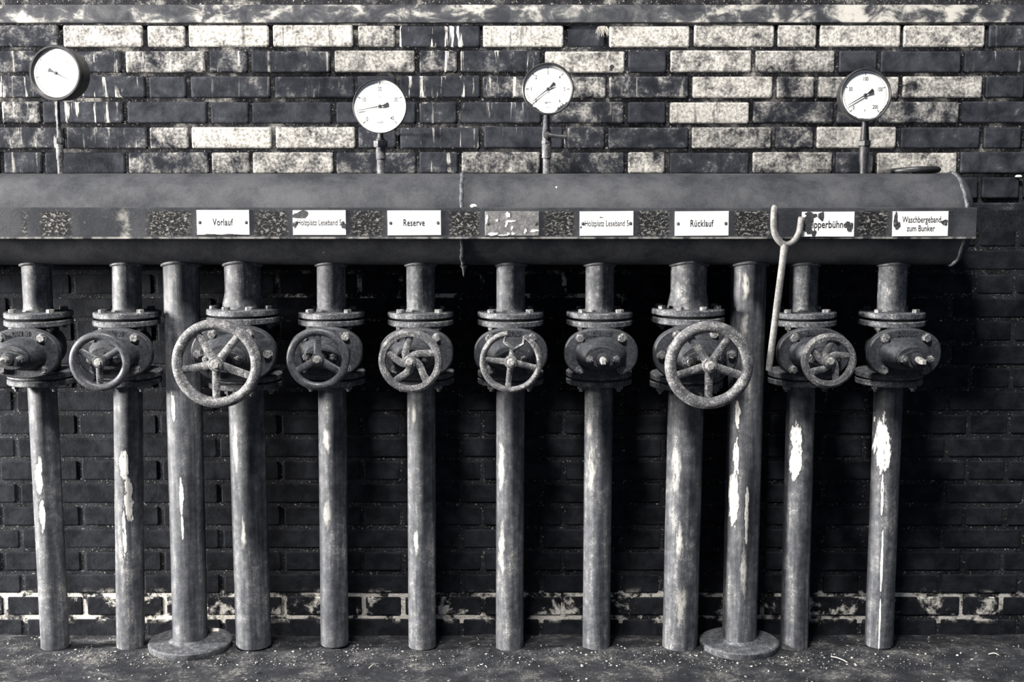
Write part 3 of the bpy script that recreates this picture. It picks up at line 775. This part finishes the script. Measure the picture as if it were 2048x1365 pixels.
for i, (txt, xa, xb, ra, rb, lab) in enumerate(PL):
    A, B = at(xa, ra, YB-.003), at(xb, rb, YB-.003); w, h = B.x-A.x, A.z-B.z; c = (A+B)/2
    root = empty('name_plate', (c.x, YB, c.z), (0, random.uniform(-.006, .006), 0)); tag(root, lab, 'sign', 'name plates on the steel channel')
    mb = MB()
    mb.loft([[(q[0]*(w/2-e), y, q[1]*(h/2-e)) for q in ((1, -1), (1, 1), (-1, 1), (-1, -1))] for y, e in ((0.0, .0), (-.0022, 0), (-.0034, .0012))])
    mb.build('plate', M_enamel if txt else iron('bare_plate_iron', dark=(.08, .08, .085), mid=(.17, .168, .165), pale=(.3, .29, .28), speck=.5, coarse=40), root, smooth=0)
    yt = -.0037
    if txt:
        mb = MB()
        if i == 7:
            add_text(mb, 'Waschbergeband', .0262, .003, yt, .0115, sx=.605, extrude=.0003, bold=.0002); add_text(mb, 'zum Bunker', .0250, .001, yt, -.0135, sx=.66, extrude=.0003, bold=.0002)
        elif 'Holz' in txt: add_text(mb, txt, .0245, 0, yt, .000, sx=.60, extrude=.0003, bold=.0001)
        elif i == 6: add_text(mb, txt, .0295, -.0025, yt, -.001, sx=.74, extrude=.0003, bold=.0004)
        else: add_text(mb, txt, .0278, -.001, yt, .000, sx=.64, extrude=.0003, bold=.0005, spacing=1.08)
        mb.build('lettering', M_letter, root, smooth=0)
    chips = {1: [(-.052, .023, .022, .011), (-.070, -.006, .005, .009), (.069, -.007, .008, .010)], 6: [(-.056, .008, .0125, .020), (-.050, .027, .016, .008), (-.020, .024, .010, .010), (-.057, -.014, .012, .012), (-.040, -.026, .006, .010), (.0600, -.006, .0095, .015)],
             7: [(-.071, .008, .007, .022), (-.066, -.004, .008, .010), (.068, .004, .008, .009)], 0: [(-.035, -.034, .016, .0020), (.02, -.034, .02, .0018)], 4: [(-.074, -.010, .003, .003), (-.016, .018, .005, .0012)]}.get(i, [])
    for ci, (cx, cz_, rx, rz) in enumerate(chips):
        mb = MB(); mb.prism([(max(-w/2, min(w/2, p[0])), max(-h/2, min(h/2, p[1]))) for p in blob(rp, cx, cz_, rx, rz)], -.0030, -.0046-.00012*ci); mb.build('rust_chip', M_rust, root, smooth=0)
    if not txt:
        for (cx, cz_, rx, rz) in [(-.012, .025, .005, .009), (-.072, .012, .003, .011), (-.043, .009, .003, .004), (-.055, -.030, .012, .005), (-.004, .007, .010, .0035), (-.016, -.001, .003, .008), (.0, -.012, .0022, .006), (.064, -.020, .010, .004), (-.010, -.0285, .004, .0022), (.003, -.0285, .006, .0025), (.038, -.021, .003, .007), (-.025, -.033, .012, .0016)]:
            mb = MB(); mb.prism([(max(-w/2, min(w/2, p[0])), max(-h/2, min(h/2, p[1]))) for p in blob(rp, cx, cz_, rx, rz, 20, .45)], -.003, -.0046); mb.build('enamel_flake', M_enamel, root, smooth=0)
    for sx in (-1, 1):
        mb = MB(); mb.lathe([(.0050, 0), (.0050, .001), (.0042, .0028), (.002, .0036)], 16, YM(sx*(w/2-.0085), 0, -.003)); mb.build('screw', M_screw, root)

# ------------------------------------------------------------------ pressure gauges and their stand pipes
def gauge(cx, row, Rpx, yaw, depth, scale, label, mark, ink, bez, extra=None, dirt=False, tickmin=0, pitch=0.0):
    yf = YA-.030
    c = at(cx, row, yf-.02); Rg = Rpx*(c.y-CY)/F
    root = empty('pressure_gauge', (c.x, yf, c.z), (pitch, 0, R(yaw))); tag(root, label, 'gauge', 'pressure gauges above the manifold')
    mb = MB(); mb.lathe([(Rg*.80, -depth*.5), (Rg*.93, -depth*.46), (Rg*.95, -depth*.3), (Rg*.95, depth*.18), (Rg*.80, depth*.20)], 64, YM(0, 0)); mb.build('case', M_black, root)
    mb = MB(); n = 72; f = depth*.5; w = bez
    prof = [(Rg*.94, depth*.30), (Rg*1.0, depth*.32), (Rg*1.0, f-.002), (Rg-.002, f), (Rg-w*.55, f), (Rg-w, f-.004), (Rg-w, f-.010), (Rg-w-.002, f-.012), (Rg*.86, depth*.30)]
    mb.loft([[(p[0]*cos(2*pi*j/n), -p[1], p[0]*sin(2*pi*j/n)) for p in prof] for j in range(n)], closed=True); mb.build('bezel', M_black, root)
    yd = -(f-.0095); Rd = Rg-w*.92
    mb = MB(); mb.lathe([(Rd, -.003), (Rd, 0)], 64, YM(0, 0, yd)); dial = mb.build('dial', M_dial, root); dial['label'] = 'white dial with black scale'
    start, sweep, labels, minor = scale
    mb = MB(); mm = MB(); nn = len(labels)
    for i, lb in enumerate(labels):
        t = R(start-sweep*i/(nn-1)); rA, rB = Rd*.92, Rd*.80
        def bar(m, ra, rb, wd, an):
            u = Vector((cos(an), 0, sin(an))); v = Vector((-sin(an), 0, cos(an)))
            m.add([u*ra+v*wd+Vector((0, yd-.0004, 0)), u*rb+v*wd+Vector((0, yd-.0004, 0)), u*rb-v*wd+Vector((0, yd-.0004, 0)), u*ra-v*wd+Vector((0, yd-.0004, 0))], [(0, 1, 2, 3)])
        bar(mb, rA, rB, .0010, t)
        rt = Rd*(.66 if len(lb) > 1 else .70)
        add_text(mb, lb, Rd*.215, rt*cos(t)*1.0, yd-.0005, rt*sin(t)*.98, sx=.72, extrude=.0002, bold=.0001)
        if i < nn-1:
            for j in range(1, minor):
                a2 = R(start-sweep*(i+j/minor)/(nn-1)); L2 = .84 if (minor % 2 == 0 and j == minor//2) else .87
                bar(mm, rA, Rd*L2, .0005, a2)
    for (txt, x, z, sz) in mark: add_text(mm if sz < .1 else mb, txt, Rd*sz, Rd*x, yd-.0005, Rd*z, sx=.8, extrude=.0002)
    mb.build('scale_marks', ink, dial, smooth=0); mm.build('fine_marks', M_inkpale, dial, smooth=0)
    if dirt:
        mb = MB(); rg = random.Random(5)
        for (a0, a1, hgt) in dirt:
            pts_o, pts_i = [], []
            for i in range(15):
                a_ = R(a0+(a1-a0)*i/14); pts_o.append((Rd*.999*cos(a_), Rd*.999*sin(a_))); q = Rd*(1-hgt*(.45+.55*rg.random())*sin(pi*i/14)-.004); pts_i.append((q*cos(a_), q*sin(a_)))
            P = pts_o+pts_i[::-1]
            mb.add([(p[0], yd-.0007, p[1]) for p in P], [(i, i+1, 28-i, 29-i) for i in range(14)])
        mb.build('rust_crust', M_rust, dial, smooth=0)
    return root, dial, Rd, yd
def needle(root, Rd, yd, ang, tail=.36, wid=.085, mat=None):
    mb = MB(); an = R(ang); u = Vector((cos(an), 0, sin(an))); v = Vector((-sin(an), 0, cos(an)))
    y = yd-.004
    poly = [u*(.84*Rd)+v*.0006, u*(.10*Rd)+v*.0017, -u*(.10*Rd)+v*.0016, -u*(tail*Rd)+v*(wid*Rd), -u*((tail+.03)*Rd), -u*(tail*Rd)-v*(wid*Rd), -u*(.10*Rd)-v*.0016, u*(.10*Rd)-v*.0017, u*(.84*Rd)-v*.0006]
    mb.loft([[p+Vector((0, y, 0)) for p in poly], [p+Vector((0, y-.0008, 0)) for p in poly]])
    mb.lathe([(Rd*.068, 0), (Rd*.068, .005), (Rd*.05, .0065)], 20, YM(0, 0, yd)); mb.build('needle', mat or M_ink, root, smooth=0)

g, dl, Rd, yd = gauge(117, 147, 54, -9, .072, (240, 300, ['0', '20', '40', '60', '80', '100', '120'], 10), 'round gauge at far left turned aside, its black case side showing, scale to 120', [('C', .03, -.74, .13)], M_inkpale, .0105)
needle(g, Rd, yd, -26, .33, .10, M_ink)
g, dl, Rd, yd = gauge(760, 212.5, 53.5, -2, .050, (225, 270, ['0', '10', '20', '30', '40'], 10), 'round pressure gauge reading mWS with scale to 40, cleanest white dial', [('mWS', 0, -.62, .14), ('KB', 0, .34, .09), ('DIN 16', 0, -.80, .06)], M_ink, .0030)
needle(g, Rd, yd, 191, .34, .095)
g, dl, Rd, yd = gauge(1095.5, 178, 51, 2, .050, (225, 270, ['0', '1', '2', '3', '4', '5', '6'], 10), 'round pressure gauge with scale to 6 and rust eating its lower rim', [('kg/cm²', 0, -.55, .13), ('DIN 16', .02, -.76, .08)], M_ink, .0065, dirt=[(205, 262, .10), (285, 330, .17)])
needle(g, Rd, yd, 219, .36, .09)
g, dl, Rd, yd = gauge(1730, 190, 52, 6, .050, (228, 276, ['0', '50', '100', '150', '200'], 20), 'round pressure gauge with scale to 200, rightmost of the row', [('T', 0, -.64, .12)], M_ink, .0058, dirt=[(218, 300, .06), (296, 352, .07)])
needle(g, Rd, yd, 210, .36, .09)

def standpipe(px, segs, label, mat, hexes=(), extra=None):
    """segs: (row, half width px)"""
    base = at(px, 352, YA); base.z = MAN_Z+MAN_R-.003
    root = empty('gauge_stand_pipe', base); tag(root, label, 'pipe', 'thin stand pipes carrying the gauges')
    prof = []
    for row, hw in segs: prof.append((hw*.001512, at(px, row, YA).z-base.z))
    prof.sort(key=lambda q: q[1]); prof[0] = (prof[0][0], -.001) if prof[0][1] < .02 else prof[0]
    mb = MB(); mb.lathe(prof, 24); mb.build('pipe', mat, root)
    for (r0, r1, hw) in hexes:
        mb = MB(); za, zb = at(px, r0, YA).z-base.z, at(px, r1, YA).z-base.z; q = hw*.001512*1.08
        mb.loft([[(q*sc*cos(i*pi/3+.25), q*sc*sin(i*pi/3+.25), z) for i in range(6)] for z, sc in ((zb, .9), (zb+.002, 1), (za-.002, 1), (za, .9))]); mb.build('hex_nut', mat, root)
    if extra: extra(root, base)
    return root
standpipe(121.5, [(196, 4), (272, 4.2), (277, 6), (284, 6.5), (290, 6.2), (291, 7), (318, 7), (321, 5.5), (354, 5.5)], 'thin stand pipe under the leftmost gauge', M_gstem, [(276, 288, 8)])
standpipe(762, [(262, 5), (276, 6), (279, 9), (299, 9), (300, 9.5), (318, 9.5), (320, 8), (354, 8)], 'stand pipe with hex union under the mWS gauge', M_gstem, [(281, 295, 13)])
def cock(root, base):
    h = at(1094, 271, YA).z-base.z
    mb = MB(); mb.lathe([(.011, -.016), (.013, -.012), (.013, .012), (.010, .018), (.006, .020)], 20, YM(.003, h)); 
    mb.build('cock_plug', M_gdark, root)
    mb = MB(); e = at(1131, 274, YA-.03); tip = (e.x-base.x, -.022, e.z-base.z)
    mb.tube([(.004, -.018, h), (.030, -.021, h-.003), tip], [.0075, .0062, .0068], 12); mb.tube([tip, (tip[0], tip[1], tip[2]-.022)], [.005, .0025], 10); mb.build('cock_handle', M_gdark, root)
standpipe(1093, [(224, 5), (234, 6), (240, 7), (260, 7.5), (263, 9), (280, 9), (282, 8), (288, 8), (290, 9.5), (316, 9.3), (318, 7.3), (354, 7.3)], 'stand pipe with a shut-off cock and lever under the gauge with scale to 6', M_gstem, [(281, 289, 9.5)], cock)
standpipe(1727, [(238, 6), (248, 6.5), (278, 8.6), (280, 9), (283, 10), (296, 10), (300, 10), (322, 9.6), (330, 8), (354, 7.5)], 'black stand pipe with a collar under the rightmost gauge', M_gdark, [(281, 293, 12.5)])

# ------------------------------------------------------------------ forked bar
def fork():
    yt = YB-.013
    L = [(1549, 414, yt), (1547.5, 440, yt), (1548, 460, yt), (1552, 473, yt), (1560, 484, yt), (1570, 489.5, yt), (1580, 488, yt), (1590, 480, yt), (1598, 466, yt), (1601, 450, yt), (1603, 434, yt)]
    root = empty('forked_bar', at(1570, 489, yt)); org = root.location
    tag(root, 'pale two-pronged steel bar hooked in front of the channel between two plates', 'tool')
    mb = MB(); pts = [at(*q) for q in L]
    fine = []
    for i in range(len(pts)-1):
        p0, p1, p2, p3 = pts[max(i-1, 0)], pts[i], pts[i+1], pts[min(i+2, len(pts)-1)]
        for j in range(4):
            t = j/4; fine.append(.5*((2*p1)+(-p0+p2)*t+(2*p0-5*p1+4*p2-p3)*t*t+(-p0+3*p1-3*p2+p3)*t**3))
    fine.append(pts[-1]); rad = [.0096]*len(fine); rad[0] = .0085; rad[-1] = .0075
    tip = fine[0]+Vector((0, 0, .0055)); fine = [tip]+fine; rad = [.004]+rad
    mb.tube([p-org for p in fine], rad, 16); mb.build('fork', M_tool, root)
    mb = MB(); a_, b_ = at(1570, 488, yt), at(1537.5, 741, YB+.02)
    mb.tube([(a_+(b_-a_)*i/14)-org for i in range(15)], [.0125, .0110]+[.0104]*6+[.0100]*6+[.0092], 16); mb.build('shaft', M_tool, root)
fork()

# ------------------------------------------------------------------ loose things
c = at(1829, 349, YA+.035); zt = MAN_Z+MAN_R
root = empty('loose_handwheel', (c.x, YA+.05, zt+.0085), (R(-3), R(-2.2), 0)); tag(root, 'black loose handwheel lying flat on top of the manifold at right', 'handwheel')
mb = MB(); mb.tube([(.072*cos(2*pi*i/60), .072*sin(2*pi*i/60), 0) for i in range(60)], .0085, 14, closed=True); mb.build('rim', M_black, root)
for t in (20, 140, 260):
    mb = MB(); mb.tube([(0, 0, .001), (.072*cos(R(t)), .072*sin(R(t)), 0)], [.007, .006], 10); mb.build('spoke', M_black, root)
mb = MB(); mb.lathe([(.014, -.008), (.014, .008)], 20); mb.build('hub', M_black, root)

def nail(px, row, lab, L=.03):
    p = at(px, row, 0); mb = MB(); mb.tube([(0, .012, 0), (0, -L, .002), (.001, -L-.006, .006)], [.004, .004, .003], 10); mb.lathe([(.007, 0), (.007, .003)], 12, YM(0, .004, -L-.004))
    o = mb.build('wall_nail', M_gdark); o.location = p; tag(o, lab, 'nail', 'nails driven into the brick wall')
nail(797, 270, 'rusty nail in the wall right of the mWS gauge'); nail(1222, 139, 'rusty nail in the wall at upper right of the gauge with scale to 6')

mb = MB(); p = at(1205, 52, -.01); rt = random.Random(2)
for i in range(46):
    a_ = rt.uniform(-1, 1); L = rt.uniform(.012, .034)
    mb.tube([(a_*.006, .008, 0), (a_*.014, -.006, -.3*L+rt.uniform(-.003, .003)), (a_*.020+rt.uniform(-.004, .004), -.008, -L)], [.0012, .0011, .0004], 5)
o = mb.build('dry_root_tuft', M_straw); o.location = p; tag(o, 'pale dry root tuft hanging below the steel strip', 'plant')

def crumb(loc, sz, lab, seed):
    rg = random.Random(seed); mb = MB(); rr = [rg.uniform(.7, 1.2) for _ in range(9)]
    mb.loft([[(q*rr[j]*sz*1.3*cos(2*pi*j/9), q*rr[j]*sz*.8*sin(2*pi*j/9), zz*sz) for j in range(9)] for q, zz in ((.6, -.5), (1, -.2), (.95, .2), (.5, .6))])
    o = mb.build('plaster_crumb', M_peg); o.location = loc; tag(o, lab, 'crumb', 'white plaster crumbs')
p = at(947, 413, YB+.015); crumb((p.x, YB+.015, ct+.0045), .009, 'white plaster crumb lying on top of the steel channel above the rusted bare plate', 4)
p = at(2037, 353, -.004); crumb((p.x, -.004, p.z), .008, 'small white plaster crumb stuck to the dark bricks at the right edge', 5)

# scrap beside the left stand pipe
p = at(414, 1264, -.10)
root = empty('scrap_rod', (p.x, -.10, p.z)); tag(root, 'whitish broken rod end sticking out behind the left thick stand pipe', 'scrap')
mb = MB(); mb.tube([(-.03, .004, .006), (.024, 0, 0)], [.0095, .0095], 14); mb.build('rod', M_tool, root)
mb = MB(); mb.tube([(.022, 0, .001), (.040, -.002, .004)], [.0105, .007], 10); mb.tube([(.026, -.002, -.006), (.046, -.003, -.010)], [.006, .0035], 10); mb.build('broken_tip', M_peg, root)

def straw(px0, r0, px1, r1, lab, bow=.004, rad=.0016, y=-.30):
    def g(px, row):
        u = (px-1024)/F; v = -(row-682.5)/F; ry = cos(PITCH)+v*sin(PITCH); rz = -sin(PITCH)+v*cos(PITCH); t = -CZ/rz
        return Vector((u*t, CY+ry*t, 0))
    a_, b_ = g(px0, r0), g(px1, r1); mb = MB(); mid = (a_+b_)/2
    pts = []
    for i in range(9):
        q = a_.lerp(b_, i/8); q.z = gz(q.x, q.y)+rad+.001+bow*sin(pi*i/8); pts.append(q-mid)
    mb.tube(pts, [rad]*8+[rad*.6], 8); o = mb.build('twig', M_straw); o.location = mid; tag(o, lab, 'twig', 'dry twigs lying on the ground')
straw(1663, 1314, 1694, 1327, 'pale straight twig on the ground left of the rightmost riser pipe')
straw(1977, 1309, 1998, 1313, 'short pale twig on the ground at lower right', .006)
straw(738, 1339, 757, 1330, 'short curved twig on the ground below the thick-rimmed wheel', .005)

# grit and flakes: uncountable
def make_chip_mat():
    t = NT('paint_flake_grit'); g = t.n('ShaderNodeNewGeometry')
    a = g.outputs['Random Per Island']
    return t.done(t.mix(t.ramp(a, .55, 1.0), (.04, .042, .048), (.50, .485, .45)), .8)
mb = MB(); rc = random.Random(21)
cent = [px_at(k, 0) for k in PIPES]
for i in range(6000):
    if rc.random() < .45:
        x = rc.choice(cent)+rc.gauss(0, .09); y = rc.uniform(-.36, -.20)
    else: x = rc.uniform(-1.9, 1.9); y = -.60+.58*rc.random()**.8
    if y > -.02 or any(abs(x-c_) < .056 and abs(y-YA) < .056 for c_ in cent): continue
    if any(math.hypot(x-px_at(k, 0), y-YA) < .13 for k in ('A', 'B')): continue
    sz = .0009+.0036*rc.random()**4
    if rc.random() < .02: sz *= 1.6
    z = gz(x, y)+sz*.25; M = Matrix.Translation((x, y, z)) @ Matrix.Rotation(rc.uniform(0, 6.3), 4, 'Z') @ Matrix.Rotation(rc.uniform(-.5, .5), 4, 'X')
    nn = rc.choice((5, 6, 7)); h = sz*rc.uniform(.2, .6); el = rc.uniform(.5, 1)
    rr = [sz*rc.uniform(.6, 1.3) for _ in range(nn)]
    mb.loft([[M @ Vector((q*rr[j]*cos(2*pi*j/nn), q*el*rr[j]*sin(2*pi*j/nn), zz+rc.uniform(-.2, .2)*h)) for j in range(nn)] for q, zz in ((.85, -h), (1, 0), (.7, h))])
o = mb.build('grit', make_chip_mat(), smooth=0); tag(o, 'loose grit and fallen paint flakes scattered over the ground', 'debris', kind='stuff')
